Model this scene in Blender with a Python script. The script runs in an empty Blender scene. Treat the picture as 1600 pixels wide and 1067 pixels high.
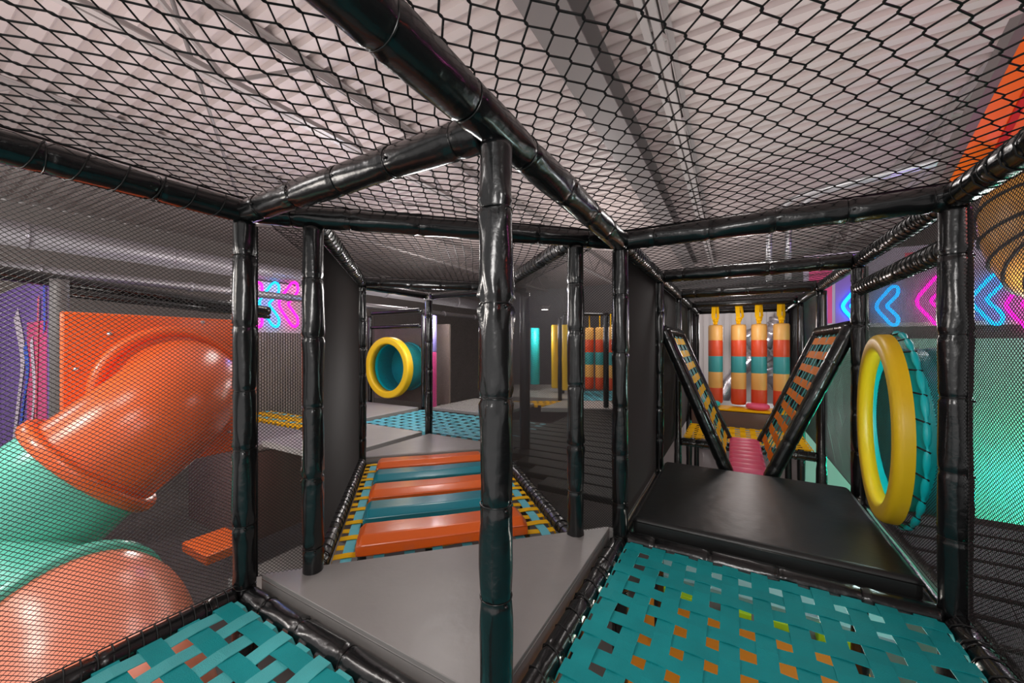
import bpy, math, random
from mathutils import Vector, Matrix
random.seed(7)
C = bpy.context.scene.collection
sc = bpy.context.scene
pi = math.pi

# ------------------------------------------------------------------ camera, world, exposure, lamps
EYE = 1.0
cam_d = bpy.data.cameras.new('camera'); cam = bpy.data.objects.new('camera', cam_d); C.objects.link(cam)
cam_d.sensor_width = 36; cam_d.lens = 598/1600*36; cam_d.shift_y = 5.5/1600
cam_d.clip_start = .02; cam_d.clip_end = 100
cam.location = (0, 0, EYE); cam.rotation_euler = (pi/2, 0, 0)
sc.camera = cam
sc.view_settings.view_transform = 'Standard'; sc.view_settings.look = 'None'
sc.view_settings.gamma = 1; sc.view_settings.use_curve_mapping = False
sc.view_settings.exposure = 0.46
wd = bpy.data.worlds.new('world'); sc.world = wd; wd.use_nodes = True
wd.node_tree.nodes['Background'].inputs[0].default_value = (.82, .79, .78, 1)
wd.node_tree.nodes['Background'].inputs[1].default_value = .8

def lamp(name, loc, power, col=(1, 1, 1), r=.2, kind='POINT', rot=None, size=(1, 1)):
    d = bpy.data.lights.new(name, kind); d.energy = power; d.color = col
    if kind == 'AREA':
        d.shape = 'RECTANGLE'; d.size, d.size_y = size
    else: d.shadow_soft_size = r
    o = bpy.data.objects.new(name, d); C.objects.link(o); o.location = loc
    if rot: o.rotation_euler = rot
    return o

# grid of the play frame: U runs away to the right of the view, V to the right and nearer
U = Vector((math.sin(pi/6), math.cos(pi/6), 0)); V = Vector((math.cos(pi/6), -math.sin(pi/6), 0))
D_ = (U-V).normalized(); E_ = (U+V).normalized(); ZA = Vector((0, 0, 1))
A0 = Vector((-.04, .963, 0)); S = 1.225
TOP = 1.546; FLOOR = -1.55; CEIL = 3.5
def g(u, v, z=0): return A0 + U*u + V*v + Vector((0, 0, z))
def mid_pt(t): return g(S/2, -S/2) + D_*t
def at(px, py, Y): return Vector(((px-800)/598*Y, Y, EYE-(py-539)/598*Y))

# added fill: unseen uplights that even out the ceiling, and point lights below it
for (u, v, p) in [(0, -4.6, 38), (0, 1.6, 28), (5.6, -4.6, 40), (5.6, 1.6, 30), (10.5, -1.5, 45)]:
    lamp('ceiling_fill_light', g(u, v, 1.85), p, (1, .93, .92), kind='AREA', rot=(pi, 0, -pi/6), size=(5.4, 5.4))
for (u, v, p) in [(-1.2, -2.4, 30), (1.9, -3.6, 26), (3.0, .6, 14), (-.6, 2.7, 22), (6.0, -1.6, 40), (5.2, -5.6, 30)]:
    lamp('hall_fill_light', g(u, v, 2.3), p, (1, .95, .92), .25)  # added point fill between nets and ceiling, no fixture hangs here
lamp('camera_fill_light', (-.25, -.45, 1.48), 40, (1, .97, .94), .25)  # added fill beside the camera, lifts the mats and posts
lamp('under_deck_fill_light', g(1.5, .7, -.25), 14, (1, .95, .85), .12)  # added fill so the mats below show through the straps
lamp('under_deck_fill_light', g(-.6, -1.0, -.5), 5, (1, .95, .85), .12)  # added fill under the left deck
lamp('green_light', at(1680, 800, 3.3), 30, (.0, 1, .6), .12)
lamp('green_light', g(.9, 2.0, -.3), 4, (.0, 1, .6), .1)
lamp('board_fill_light', at(1500, 560, 3.0), 22, (1, .98, 1), .15)  # added invisible white fill for the right board
lamp('ring_light', g(1.40*S, S-.02, .62), 3.2, (.75, 1, .95), .05)
lamp('right_side_fill_light', g(2.6, 2.0, 1.35), 16, (1, .97, .97), .2)  # added fill outside the right net, brightens what lies behind it
lamp('magenta_light', g(2.2, 3.2, 2.3), 9, (1, .15, .6), .12)
lamp('blue_light', g(2.6, -4.3, 1.7), 10, (.15, .3, 1), .1)
lamp('red_light', g(.4, 2.2, 1.75), 5, (1, .08, .06), .06)
lamp('violet_light', g(5.4, 2.3, 2.2), 4, (.45, .25, 1), .12)
lamp('slide_fill_light', (-1.75, 1.0, 1.35), 15, (1, .93, .86), .15)  # added fill for the slide, near side
lamp('slide_fill_light', (-3.2, 1.3, 1.5), 48, (1, .93, .88), .2)  # added fill for the slide, from the upper left
lamp('bridge_fill_light', mid_pt(.9)+Vector((0, 0, 1.35)), 12, (1, .95, .92), .12)  # added fill over the bridge slats, no fixture there
lamp('mural_fill_light', (-3.9, 2.2, 1.3), 7, (1, .95, 1), .15)  # added fill that brightens the mural
lamp('far_room_fill_light', g(6.2, -3.0, 1.3), 26, (1, .93, .85), .15)  # added fill for the far room, apart from its modelled lamps
lamp('far_room_fill_light', g(3.6, -3.4, 1.35), 22, (1, .95, .9), .15)  # added fill, nearer part of the far room
lamp('left_room_fill_light', g(1.6, -4.6, 1.7), 12, (1, .95, .9), .15)  # added fill above the left platform
lamp('left_room_fill_light', g(.5, -3.3, .1), 11, (1, .95, .9), .15)  # added low fill that lightens the floor at left
lamp('passage_light', g(4.4, .6, 1.2), 6, (1, .92, .9), .12)
lamp('back_hall_fill_light', g(8.3, .9, 1.3), 45, (1, .96, .95), .2)  # added fill to brighten the background behind the bags

# ------------------------------------------------------------------ materials
MATS = {}
def lin(c): return tuple((x/255/12.92 if x/255 <= .04045 else ((x/255+.055)/1.055)**2.4) for x in c)
def mat(name, rgb, rough=.5, bump=0, bscale=40, var=0, vscale=3, metal=0, emit=0, coat=0, spec=.5, dirt=None, kind='noise'):
    if name in MATS: return MATS[name]
    m = bpy.data.materials.new(name); m.use_nodes = True; nt = m.node_tree; b = nt.nodes['Principled BSDF']
    c = lin(rgb)
    b.inputs['Base Color'].default_value = (*c, 1); b.inputs['Roughness'].default_value = rough
    b.inputs['Metallic'].default_value = metal; b.inputs['Specular IOR Level'].default_value = spec
    if coat: b.inputs['Coat Weight'].default_value = coat; b.inputs['Coat Roughness'].default_value = .12
    if emit:
        b.inputs['Emission Color'].default_value = (*c, 1); b.inputs['Emission Strength'].default_value = emit
    tc = nt.nodes.new('ShaderNodeTexCoord')
    if bump:
        n = nt.nodes.new('ShaderNodeTexNoise'); n.inputs['Scale'].default_value = bscale; n.inputs['Detail'].default_value = 4
        bp = nt.nodes.new('ShaderNodeBump'); bp.inputs['Strength'].default_value = bump; bp.inputs['Distance'].default_value = .01
        nt.links.new(tc.outputs['Object'], n.inputs['Vector']); nt.links.new(n.outputs['Fac'], bp.inputs['Height'])
        nt.links.new(bp.outputs['Normal'], b.inputs['Normal'])
    if var:
        n = nt.nodes.new('ShaderNodeTexNoise'); n.inputs['Scale'].default_value = vscale; n.inputs['Detail'].default_value = 5
        r = nt.nodes.new('ShaderNodeValToRGB'); r.color_ramp.elements[0].position = .3; r.color_ramp.elements[1].position = .7
        r.color_ramp.elements[0].color = (*[x*(1-var) for x in c], 1); r.color_ramp.elements[1].color = (*[min(1, x*(1+var)) for x in c], 1)
        nt.links.new(tc.outputs['Object'], n.inputs['Vector']); nt.links.new(n.outputs['Fac'], r.inputs['Fac'])
        nt.links.new(r.outputs['Color'], b.inputs['Base Color'])
    MATS[name] = m
    return m
VIN = mat('black vinyl', (16, 17, 18), .24, .35, 22, coat=.3)
VIN2 = mat('grey black vinyl', (38, 37, 37), .30, .35, 22, coat=.2)
CORD = mat('black cord', (12, 12, 12), .6)
NETM = mat('black netting', (17, 15, 15), .65)
NETF = mat('fine netting', (32, 29, 28), .6)
TIE = mat('tie', (20, 20, 20), .25)
TEAL = mat('teal webbing', (16, 146, 150), .6, .25, 300, .08, 8, spec=.25)
TEAL2 = mat('light teal webbing', (70, 175, 178), .55, .25, 300, .08, 8)
LBLUE = mat('pale blue webbing', (95, 185, 200), .55, .2, 300)
YEL = mat('yellow webbing', (238, 180, 8), .65, .2, 300, spec=.15)
ORGW = mat('orange webbing', (226, 122, 8), .65, .2, 300, spec=.15)
GREY = mat('grey vinyl', (138, 134, 132), .38, .18, 14, .06, 4)
GREYL = mat('pale grey vinyl', (165, 163, 160), .4, .15, 14, .05, 4)
BLKM = mat('black mat vinyl', (30, 31, 31), .36, .2, 12, .12, 5)
SLATM = mat('matt black vinyl', (20, 20, 20), .6, .2, 12, spec=.25)
BROWN = mat('dark brown vinyl', (96, 76, 72), .35, .1, 14)
ORG = mat('orange vinyl', (224, 98, 34), .3, .14, 14, .04, 5, coat=.3)
TEALV = mat('teal vinyl', (8, 122, 138), .3, .14, 14, .04, 5, coat=.3)
PINK = mat('pink vinyl', (238, 92, 130), .4, .1, 14)
YELV = mat('yellow vinyl', (245, 200, 30), .38, .06, 14)
CYANV = mat('cyan vinyl', (10, 195, 200), .38, .06, 14)
CREAM = mat('tan vinyl', (228, 172, 92), .4, .1, 14)
REDV = mat('red vinyl', (214, 76, 38), .4, .1, 14)
PLO = mat('orange plastic', (240, 102, 42), .28, .03, 8, .04, 2)
PLS = mat('overlit orange plastic', (240, 142, 112), .28, .03, 8, .03, 2)  # orange plastic made paler, its overexposed look put into the colour
PLT = mat('teal plastic', (105, 205, 182), .26, .03, 8, .04, 2)
STEEL = mat('painted steel', (150, 142, 140), .45)
STEELD = mat('dark painted steel', (105, 98, 97), .45)
GALV = mat('galvanised metal', (190, 190, 192), .3, .5, 9, .2, 4, metal=.85)
WHITE = mat('white paint', (214, 208, 206), .5)
BEIGE = mat('beige board', (150, 140, 130), .6, var=.08)
GREYP = mat('grey paint', (95, 90, 88), .6)

# ------------------------------------------------------------------ mesh helpers
class MB:
    def __init__(s): s.v = []; s.f = []
    def obox(s, o, a, b, c):
        n = len(s.v); o = Vector(o)
        for k in range(8): s.v.append(o + (a if k & 1 else Vector()) + (b if k & 2 else Vector()) + (c if k & 4 else Vector()))
        q = [(0, 1, 3, 2), (4, 6, 7, 5), (0, 4, 5, 1), (2, 3, 7, 6), (0, 2, 6, 4), (1, 5, 7, 3)]
        if a.cross(b).dot(c) > 0: q = [t[::-1] for t in q]
        s.f += [tuple(n+i for i in t) for t in q]; return s
    def bar(s, p, q, w, h, up=ZA):
        p = Vector(p); q = Vector(q); d = (q-p); side = d.cross(up)
        if side.length < 1e-6: side = d.cross(Vector((1, 0, 0)))
        side.normalize(); u2 = side.cross(d).normalized()
        return s.obox(p-side*w/2-u2*h/2, d, side*w, u2*h)
    def prism(s, pts, z0, z1):
        n = len(s.v); k = len(pts)
        ar = sum(pts[i][0]*pts[(i+1) % k][1]-pts[(i+1) % k][0]*pts[i][1] for i in range(k))
        if ar < 0: pts = pts[::-1]
        s.v += [Vector((p[0], p[1], z0)) for p in pts] + [Vector((p[0], p[1], z1)) for p in pts]
        s.f.append(tuple(n+i for i in range(k))[::-1]); s.f.append(tuple(n+k+i for i in range(k)))
        for i in range(k): s.f.append((n+i, n+(i+1) % k, n+k+(i+1) % k, n+k+i))
        return s
    def tube(s, path, r, n=12, cap=True, closed=False, wob=None, flat=1):
        path = [Vector(p) for p in path]; m = len(path); base = len(s.v)
        t0 = (path[1]-path[0]).normalized()
        nr = t0.cross(ZA)
        if nr.length < .1: nr = t0.cross(Vector((1, 0, 0)))
        nr.normalize()
        for i, p in enumerate(path):
            if closed: t = (path[(i+1) % m]-path[i-1])
            else: t = path[min(i+1, m-1)]-path[max(i-1, 0)]
            t.normalize(); nr = (nr - t*nr.dot(t)).normalized(); bn = t.cross(nr)
            ri = r[i] if isinstance(r, (list, tuple)) else r
            for k in range(n):
                a = 2*pi*k/n; rr = ri + (wob(i, a) if wob else 0)
                s.v.append(p + nr*(math.cos(a)*rr) + bn*(math.sin(a)*rr*flat))
        for i in range(m if closed else m-1):
            j = (i+1) % m
            for k in range(n):
                k2 = (k+1) % n
                s.f.append((base+i*n+k, base+j*n+k, base+j*n+k2, base+i*n+k2)[::-1])
        if cap and not closed:
            s.f.append(tuple(base+k for k in range(n))[::-1]); s.f.append(tuple(base+(m-1)*n+k for k in range(n)))
        return s
    def strip(s, pts, side, w, t=.003):
        n = len(s.v); side = side.normalized(); m = len(pts)
        for i, p in enumerate(pts):
            d = (pts[min(i+1, m-1)]-pts[max(i-1, 0)]).normalized(); nn = side.cross(d).normalized()
            for a, b in ((-1, -1), (1, -1), (1, 1), (-1, 1)): s.v.append(p+side*(a*w/2)+nn*(b*t/2))
        for i in range(m-1):
            for k in range(4):
                k2 = (k+1) % 4; s.f.append((n+i*4+k, n+i*4+k2, n+i*4+4+k2, n+i*4+4+k))
        s.f.append((n+3, n+2, n+1, n)); q = n+(m-1)*4; s.f.append((q, q+1, q+2, q+3)); return s
    def lathe(s, prof, c, ax, n=32, sy=1):
        # prof: (radius, along) ; revolve round axis ax through c
        ax = Vector(ax).normalized(); x = ax.cross(ZA)
        if x.length < .1: x = Vector((1, 0, 0))
        x.normalize(); y = x.cross(ax); b = len(s.v); m = len(prof)
        for (r, h) in prof:
            for k in range(n):
                a = 2*pi*k/n; s.v.append(Vector(c)+ax*h+x*(r*math.cos(a))+y*(r*math.sin(a)*sy))
        for i in range(m-1):
            for k in range(n):
                k2 = (k+1) % n; s.f.append((b+i*n+k, b+i*n+k2, b+(i+1)*n+k2, b+(i+1)*n+k))
        return s
    def build(s, name, m, parent=None, smooth=True, bevel=0, seg=3, label=None, subs=0):
        o0 = parent_loc(parent) if parent else Vector()
        me = bpy.data.meshes.new(name); me.from_pydata([tuple(v-o0) for v in s.v], [], s.f); me.materials.append(m)
        me.update()
        if smooth: me.polygons.foreach_set('use_smooth', [True]*len(me.polygons))
        o = bpy.data.objects.new(name, me); C.objects.link(o)
        if parent: o.parent = parent
        if bevel:
            b = o.modifiers.new('bevel', 'BEVEL'); b.width = bevel; b.segments = seg; b.limit_method = 'ANGLE'; b.angle_limit = .6
            b.harden_normals = False
            w = o.modifiers.new('wn', 'WEIGHTED_NORMAL')
        if label: o['label'] = label
        return o
def parent_loc(p):
    l = Vector()
    while p: l = l + Vector(p.location); p = p.parent
    return l
def thing(name, label, cat, loc, group=None):
    o = bpy.data.objects.new(name, None); C.objects.link(o); o.location = loc; o.empty_display_size = .1
    return tag(o, label, cat, group)
def tag(o, label, cat, group=None):
    o['label'] = label; o['category'] = cat
    if group: o['group'] = group
    return o
def struct(o): o['kind'] = 'structure'; return o

# ------------------------------------------------------------------ padded tubes
def padded(name, label, cat, p, q, r=.042, m=VIN, near=True, ties=True, seg=.27, lace=None, group=None, phase=.5, wr=1):
    p = Vector(p); q = Vector(q); L = (q-p).length; d = (q-p)/L
    root = thing(name, label, cat, p if p.z <= q.z else q, group)
    step = .012 if near else .05; nseg = 28 if near else 12
    N = max(4, int(L/step)); tp = []
    x = seg*phase
    while x < L-.02: tp.append(x); x += seg*random.uniform(.85, 1.15)
    ph = [(random.uniform(0, 6), random.randint(2, 6), random.uniform(.3, 1)) for _ in tp]
    rs = []; pts = []
    for i in range(N+1):
        s = L*i/N; rr = r
        for t in tp: rr -= .0055*math.exp(-((s-t)/.008)**2)
        rr += .0015*math.sin(s*9+L*3); pts.append(p+d*s); rs.append(rr)
    def wob(i, a):
        s = L*i/N; w = 0
        for t, (f, k, am) in zip(tp, ph):
            e = abs(s-t)
            if e < .14: w += wr*am*.0042*math.exp(-(e/.05)**2)*(math.sin(k*a+f+e*22)+.6*math.sin((k+5)*a-f))*min(1, e/.012)
        return w + .0009*math.sin(3*a+s*14)
    MB().tube(pts, rs, nseg, wob=wob if near else None).build('vinyl_sleeve', m, root)
    if ties and near:
        for t in tp:
            c = p+d*t; x = d.cross(ZA)
            if x.length < .1: x = Vector((1, 0, 0))
            x.normalize(); y = x.cross(d)
            ring = [c+x*(math.cos(2*pi*k/24)*(r-.002))+y*(math.sin(2*pi*k/24)*(r-.002)) for k in range(24)]
            tm = MB().tube(ring, .0021, 5, closed=True)
            hd = c+(x*.6-ZA*.2-Vector((0, 1, 0))*.8).normalized()*(r+.001); tm.bar(hd-d*.004, hd+d*.004, .007, .007)
            tm.build('cable_tie', TIE, root)
    if lace:
        turns = int(L/lace); pl = []; x = d.cross(ZA).normalized() if abs(d.z) < .9 else Vector((1, 0, 0)); y = x.cross(d)
        K = 10
        for i in range(turns*K+1):
            s = L*i/(turns*K); a = 2*pi*i/K
            pl.append(p+d*s+x*(math.cos(a)*(r+.003))+y*(math.sin(a)*(r+.003)))
        MB().tube(pl, .0026, 4).build('lacing_cord', CORD, root, label='black cord wound round the sleeve')
    return root

def post(label, xy, z0=FLOOR, z1=TOP-.045, near=True, r=.042, m=VIN, group=None, wr=1):
    return padded('padded_post', label, 'post', (xy[0], xy[1], z0), (xy[0], xy[1], z1), r, m, near, group=group, phase=random.uniform(.3, .8), wr=wr)
def beam(label, p, q, near=True, r=.045, m=VIN, trim=(.0, .0), lace=None, group=None):
    p = Vector(p); q = Vector(q); d = (q-p).normalized()
    return padded('padded_tube', label, 'tube', p+d*trim[0], q-d*trim[1], r, m, near, lace=lace, group=group)

# ------------------------------------------------------------------ nets
def wall_net(label, p, q, z0, z1, w=.0165, h=.0140, r=.00115, bulge=.015, m=NETF, seg=8):
    p = Vector((p[0], p[1], 0)); q = Vector((q[0], q[1], 0)); L = (q-p).length; d = (q-p)/L; nrm = d.cross(ZA); H = z1-z0
    mb = MB(); sl = h/w
    root_loc = Vector((p.x, p.y, z0))
    for sg in (1, -1):
        # line: b = sl*sg*a + c
        c = -sl*L if sg > 0 else 0; cmax = H if sg > 0 else H+sl*L
        while c < cmax:
            if sg > 0: a0 = max(0, -c/sl); a1 = min(L, (H-c)/sl)
            else: a0 = max(0, (c-H)/sl); a1 = min(L, c/sl)
            if a1-a0 > .01:
                k = max(1, int(seg*(a1-a0)/L+.5)); pts = []
                for i in range(k+1):
                    a = a0+(a1-a0)*i/k; b = sl*a*sg+c
                    da = .004*math.sin(b*9+a*3)*math.sin(pi*a/L)
                    bb = bulge*math.sin(pi*max(0, min(1, a/L)))*math.sin(pi*max(0, min(1, b/H))) + .006*sg*0
                    pts.append(p+d*(a+da)+ZA*(z0+b)+nrm*(bb+sg*r*.5))
                mb.tube(pts, r, 3, cap=False)
            c += h
    o = thing('safety_net', label, 'net', root_loc)
    mb.build('mesh_panel', m, o, smooth=False)
    ed = MB(); P = [p+ZA*z0, q+ZA*z0, q+ZA*z1, p+ZA*z1]
    ed.tube(P, .003, 5, closed=True); ed.build('border_cord', CORD, o)
    return o

HA = math.radians(34.5); SIDE = .055
def roof_net(label, poly, z, side=SIDE, r=.0024, sag=.0, n=4, warp=.007):
    # poly: convex list of (u,v)
    a = Vector((math.cos(HA), math.sin(HA)))*side; b = Vector((math.cos(HA), -math.sin(HA)))*side
    det = a.x*b.y-a.y*b.x
    def ij(p): return ((p[0]*b.y-p[1]*b.x)/det, (a.x*p[1]-a.y*p[0])/det)
    Q = [ij(p) for p in poly]
    us = [p[0] for p in poly]; vs = [p[1] for p in poly]; u0, u1, v0, v1 = min(us), max(us), min(vs), max(vs)
    def disp(u, v):
        du = warp*math.sin(v*5.1+1)*math.sin(u*2.3); dv = warp*math.sin(u*4.3)*math.cos(v*3.1)
        zz = -sag*math.sin(pi*min(1, max(0, (u-u0)/(u1-u0))))*math.sin(pi*min(1, max(0, (v-v0)/(v1-v0))))
        return g(u+du, v+dv, z+zz+.004*math.sin(u*11+v*7))
    mb = MB()
    for fam in (0, 1):
        other = [q[1-fam] for q in Q]
        for j in range(math.ceil(min(other)), math.floor(max(other))+1):
            # clip
            xs = []
            k = len(Q)
            for t in range(k):
                p1, p2 = Q[t], Q[(t+1) % k]; y1, y2 = p1[1-fam], p2[1-fam]
                if (y1-j)*(y2-j) <= 0 and y1 != y2: xs.append(p1[fam]+(p2[fam]-p1[fam])*(j-y1)/(y2-y1))
            if len(xs) < 2: continue
            x0, x1 = min(xs), max(xs)
            if x1-x0 < .4: continue
            def pos(i, off=0):
                ii, jj = (i, j) if fam == 0 else (j, i)
                return (a.x*ii+b.x*jj+off*side, a.y*ii+b.y*jj)
            pts = [disp(*pos(x0))]; rs = [r]
            for i in range(math.ceil(x0+.15), math.floor(x1-.15)+1):
                pts += [disp(*pos(i, -.12)), disp(*pos(i)), disp(*pos(i, .12))]; rs += [r, r*1.6, r]
            pts.append(disp(*pos(x1))); rs.append(r)
            mb.tube(pts, rs, n, cap=False)
    o = thing('overhead_net', label, 'net', g(*poly[0], z))
    mb.build('knotted_mesh', NETM, o, smooth=True)
    ed = MB().tube([g(u, v, z) for u, v in poly], .004, 6, closed=True); ed.build('border_cord', CORD, o)
    return o

# ------------------------------------------------------------------ woven decks
def woven(label, o, a, b, la, lb, mats, pitch=.1, w=.061, sag=.02, ins=.035, name='woven_deck', cat='deck', up=ZA, loopdown=.035, matb=None, amp=.003, wb=None, pb=None):
    """o corner, a,b unit directions, la,lb lengths.  straps run along a (spaced in b) and along b (spaced in a)"""
    root = thing(name, label, cat, o); matb = matb or mats; wb = wb or w; pb = pb or pitch
    na = max(1, int(round((lb-.06)/pitch))); nb = max(1, int(round((la-.06)/pb)))
    pa_ = lb/na; pb_ = la/nb
    def sg(x, y): return -sag*math.sin(pi*min(1, max(0, x/la)))*math.sin(pi*min(1, max(0, y/lb)))
    for fam, n1, n2 in ((0, na, nb), (1, nb, na)):
        for i in range(n1):
            y = (i+.5)*(pa_ if fam == 0 else pb_); L = la if fam == 0 else lb; step = pb_ if fam == 0 else pa_
            xs = [ins*.2] + [step*(k+.5*h)for k in range(n2) for h in (0, 1)][1:] + [L-ins*.2]
            pts = []
            for x in xs:
                k = x/step-.5
                z = amp*math.cos(pi*(k+i+fam))
                X, Y = (x, y) if fam == 0 else (y, x)
                pts.append(o+a*X+b*Y+up*(z+sg(X, Y)))
            e0 = pts[0]-up*loopdown-(a if fam == 0 else b)*.012; e1 = pts[-1]-up*loopdown+(a if fam == 0 else b)*.012
            pts = [e0]+pts+[e1]
            mm = mats if fam == 0 else matb
            jj = random.uniform(-.004, .004); sd = b if fam == 0 else a
            pts = [p_+sd*jj for p_ in pts]
            MB().strip(pts, sd, w if fam == 0 else wb, .0025).build('strap', mm[i % len(mm)], root, smooth=False)
    return root

def mat_pad(label, pts, z0, z1, m, bevel=.02, name='floor_mat', seam=None):
    root = thing(name, label, 'mat', (pts[0][0], pts[0][1], z0))
    MB().prism([(p[0], p[1]) for p in pts], z0, z1).build('cushion', m, root, bevel=bevel, seg=4)
    # piping along the upper edge
    k = len(pts); c = Vector((sum(p[0] for p in pts)/k, sum(p[1] for p in pts)/k, 0)); ring = []
    for p in pts:
        q = Vector((p[0], p[1], 0)); dd = (c-q).normalized(); ring.append(q+dd*.003+ZA*(z1-bevel*.75))
    e = MB()
    for i in range(k): e.bar(ring[i], ring[(i+1) % k], .005, .005)
    e.build('piping', m, root)
    return root

# ================================================================== THE HALL
# ceiling: ribbed steel deck, ribs along V
mb = MB(); pitch = .17; u = -3.0; prof = []
while u < 15:
    prof += [(u, 0), (u+pitch*.5, 0), (u+pitch*.62, .038), (u+pitch*.88, .038)]; u += pitch
va, vb = -10.5, 9.5
for (uu, zz) in prof: mb.v += [g(uu, va, CEIL+zz), g(uu, vb, CEIL+zz)]
for i in range(len(prof)-1): mb.f.append((2*i, 2*i+1, 2*i+3, 2*i+2))
struct(mb.build('ceiling', mat('ceiling deck', (178, 165, 162), .5, 0, var=.05, vscale=1.5), smooth=False))
fl = MB().prism([g(-4, -10.5), g(15, -10.5), g(15, 9.5), g(-4, 9.5)], FLOOR-.1, FLOOR)
struct(fl.build('floor', mat('hall floor', (104, 97, 96), .35, .1, 6, .2, 1.2), smooth=False))
def wall(name, p, q, z0, z1, m, t=.1):
    return struct(MB().bar(Vector((p[0], p[1], (z0+z1)/2)), Vector((q[0], q[1], (z0+z1)/2)), t, z1-z0).build(name, m, smooth=False))
WALLM = mat('hall wall', (150, 142, 138), .6, var=.06)
wall('wall_left', g(-4, -10.4), g(15, -10.4), FLOOR, CEIL, WALLM)
wall('wall_right', g(-4, 9.4), g(15, 9.4), FLOOR, CEIL, WALLM)
wall('wall_back', g(14.9, -10.4), g(14.9, 9.4), FLOOR, CEIL, mat('back wall', (150, 146, 146), .6, var=.06))

def joist(label, v, depth=.5, u0=-2.5, u1=12, w=.11, flange=.06, webstep=.62, m=STEEL, zt=CEIL-.005):
    r = thing('steel_joist', label, 'joist', g(u0, v, zt-depth))
    t = MB(); 
    for s in (-1, 1):
        t.bar(g(u0, v+s*w*.3, zt-.006), g(u1, v+s*w*.3, zt-.006), w*.42, .01); t.bar(g(u0, v+s*.012, zt-.035), g(u1, v+s*.012, zt-.035), .008, .06)
    t.build('top_chord', m, r, smooth=False)
    t = MB()
    for s in (-1, 1):
        t.bar(g(u0, v+s*w*.3, zt-depth), g(u1, v+s*w*.3, zt-depth), w*.42, .01); t.bar(g(u0, v+s*.012, zt-depth+.03), g(u1, v+s*.012, zt-depth+.03), .008, .06)
    t.build('bottom_chord', m, r, smooth=False)
    k = 0; x = u0
    while x < u1-webstep:
        a, b = (zt-.04, zt-depth+.02) if k % 2 == 0 else (zt-depth+.02, zt-.04)
        MB().bar(g(x, v, a), g(x+webstep, v, b), .028, .028).build('web_bar', m, r, smooth=False); x += webstep; k += 1
    return r
joist('open web steel joist crossing the ceiling at the upper left, nearer one', -2.75, .55)
joist('open web steel joist under the ceiling right of the thick overhead beam', .05, .42)
joist('open web steel joist under the ceiling at the upper right, beside the orange canopy', 2.5, .45)
joist('open web steel joist farthest to the left under the ceiling', -5.4, .55)
joist('open web steel joist farthest to the right under the ceiling', 5.0, .5)
# flat flanged beam
r = thing('steel_girder', 'broad flat grey steel girder left of the open web joist, above the main net', 'girder', g(-2.5, -.55, 3.2))
MB().bar(g(-2.5, -.55, 3.20), g(12, -.55, 3.20), .3, .015).build('lower_flange', STEELD, r, smooth=False)
MB().bar(g(-2.5, -.55, 3.35), g(12, -.55, 3.35), .015, .29).build('web_plate', STEELD, r, smooth=False)
MB().bar(g(-2.5, -.55, 3.49), g(12, -.55, 3.49), .3, .012).build('upper_flange', STEELD, r, smooth=False)
# cross bracing rods on the left
for i, (a, b, lb) in enumerate([((.2, -2.7, 3.45), (1.9, -5.4, 2.95), 'thin diagonal bracing rod between the two left joists, nearer one'),
                                ((2.4, -5.4, 3.45), (4.1, -2.7, 2.95), 'thin diagonal bracing rod between the two left joists, farther one')]):
    tag(MB().tube([g(*a), g(*b)], .016, 8).build('bracing_rod', STEELD), lb, 'rod')
# curved conduits
for k, lb in ((0, 'left of two curved metal conduits bending under the ceiling above the right passage'), (1, 'right of two curved metal conduits bending under the ceiling above the right passage')):
    o = .22*k; pts = []
    c0 = g(5.6+o, .95+o*.6, 2.3)
    pts = [g(5.6, .95+o, 1.9), g(5.6, .95+o, 2.5)] + [g(5.6-0.25*(1-math.cos(t)), .95+o+.35*(1-math.cos(t)), 2.5+.45*math.sin(t)) for t in (.3, .6, .9, 1.2, 1.5)] + [g(4.9, 2.9+o, 3.0), g(4.5, 4.5+o, 3.05)]
    tag(MB().tube(pts, .04, 10).build('conduit', GALV), lb, 'pipe')
# round ducts at far left
def duct(label, pts, r, m=GALV, n=20, rings=True):
    P = [Vector(p) for p in pts]; root = thing('air_duct', label, 'duct', P[0])
    MB().tube(P, r, n).build('duct_pipe', m, root)
    for i in range(len(P)-1):
        L = (P[i+1]-P[i]).length; d = (P[i+1]-P[i])/L; k = int(L/1.2)
        for j in range(1, k+1):
            c = P[i]+d*(j*1.2-.6); MB().tube([c-d*.02, c+d*.02], r+.012, n).build('seam_band', m, root)
    return root
duct('long round metal duct running along the far left above the slide', [g(-.5, -5.9, 2.15), g(9, -5.9, 2.15)], .13, mat('grey duct', (150, 146, 150), .35, metal=.5))
duct('second thinner round pipe under the long duct at far left', [g(-.5, -5.3, 1.72), g(8.0, -5.3, 1.72)], .05, mat('grey duct', (150, 146, 150), .35, metal=.5))
# lamps seen far away
for p, lb in ((at(601, 437, 9.5), 'small bright round spot lamp above the far left room'), (at(851, 482, 11.0), 'small bright lamp above the far yellow pads')):
    r = thing('ceiling_lamp', lb, 'lamp', p)
    MB().lathe([(.0, .03), (.10, .03), (.12, 0), (.16, -.08), (.0, -.09)], p, (0, 0, -1), 20).build('housing', GREYP, r)
    MB().lathe([(.0, .035), (.095, .035), (.095, .03)], p, (0, 0, -1), 20).build('lens', mat('lamp lens', (255, 250, 240), .3, emit=7), r)

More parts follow.
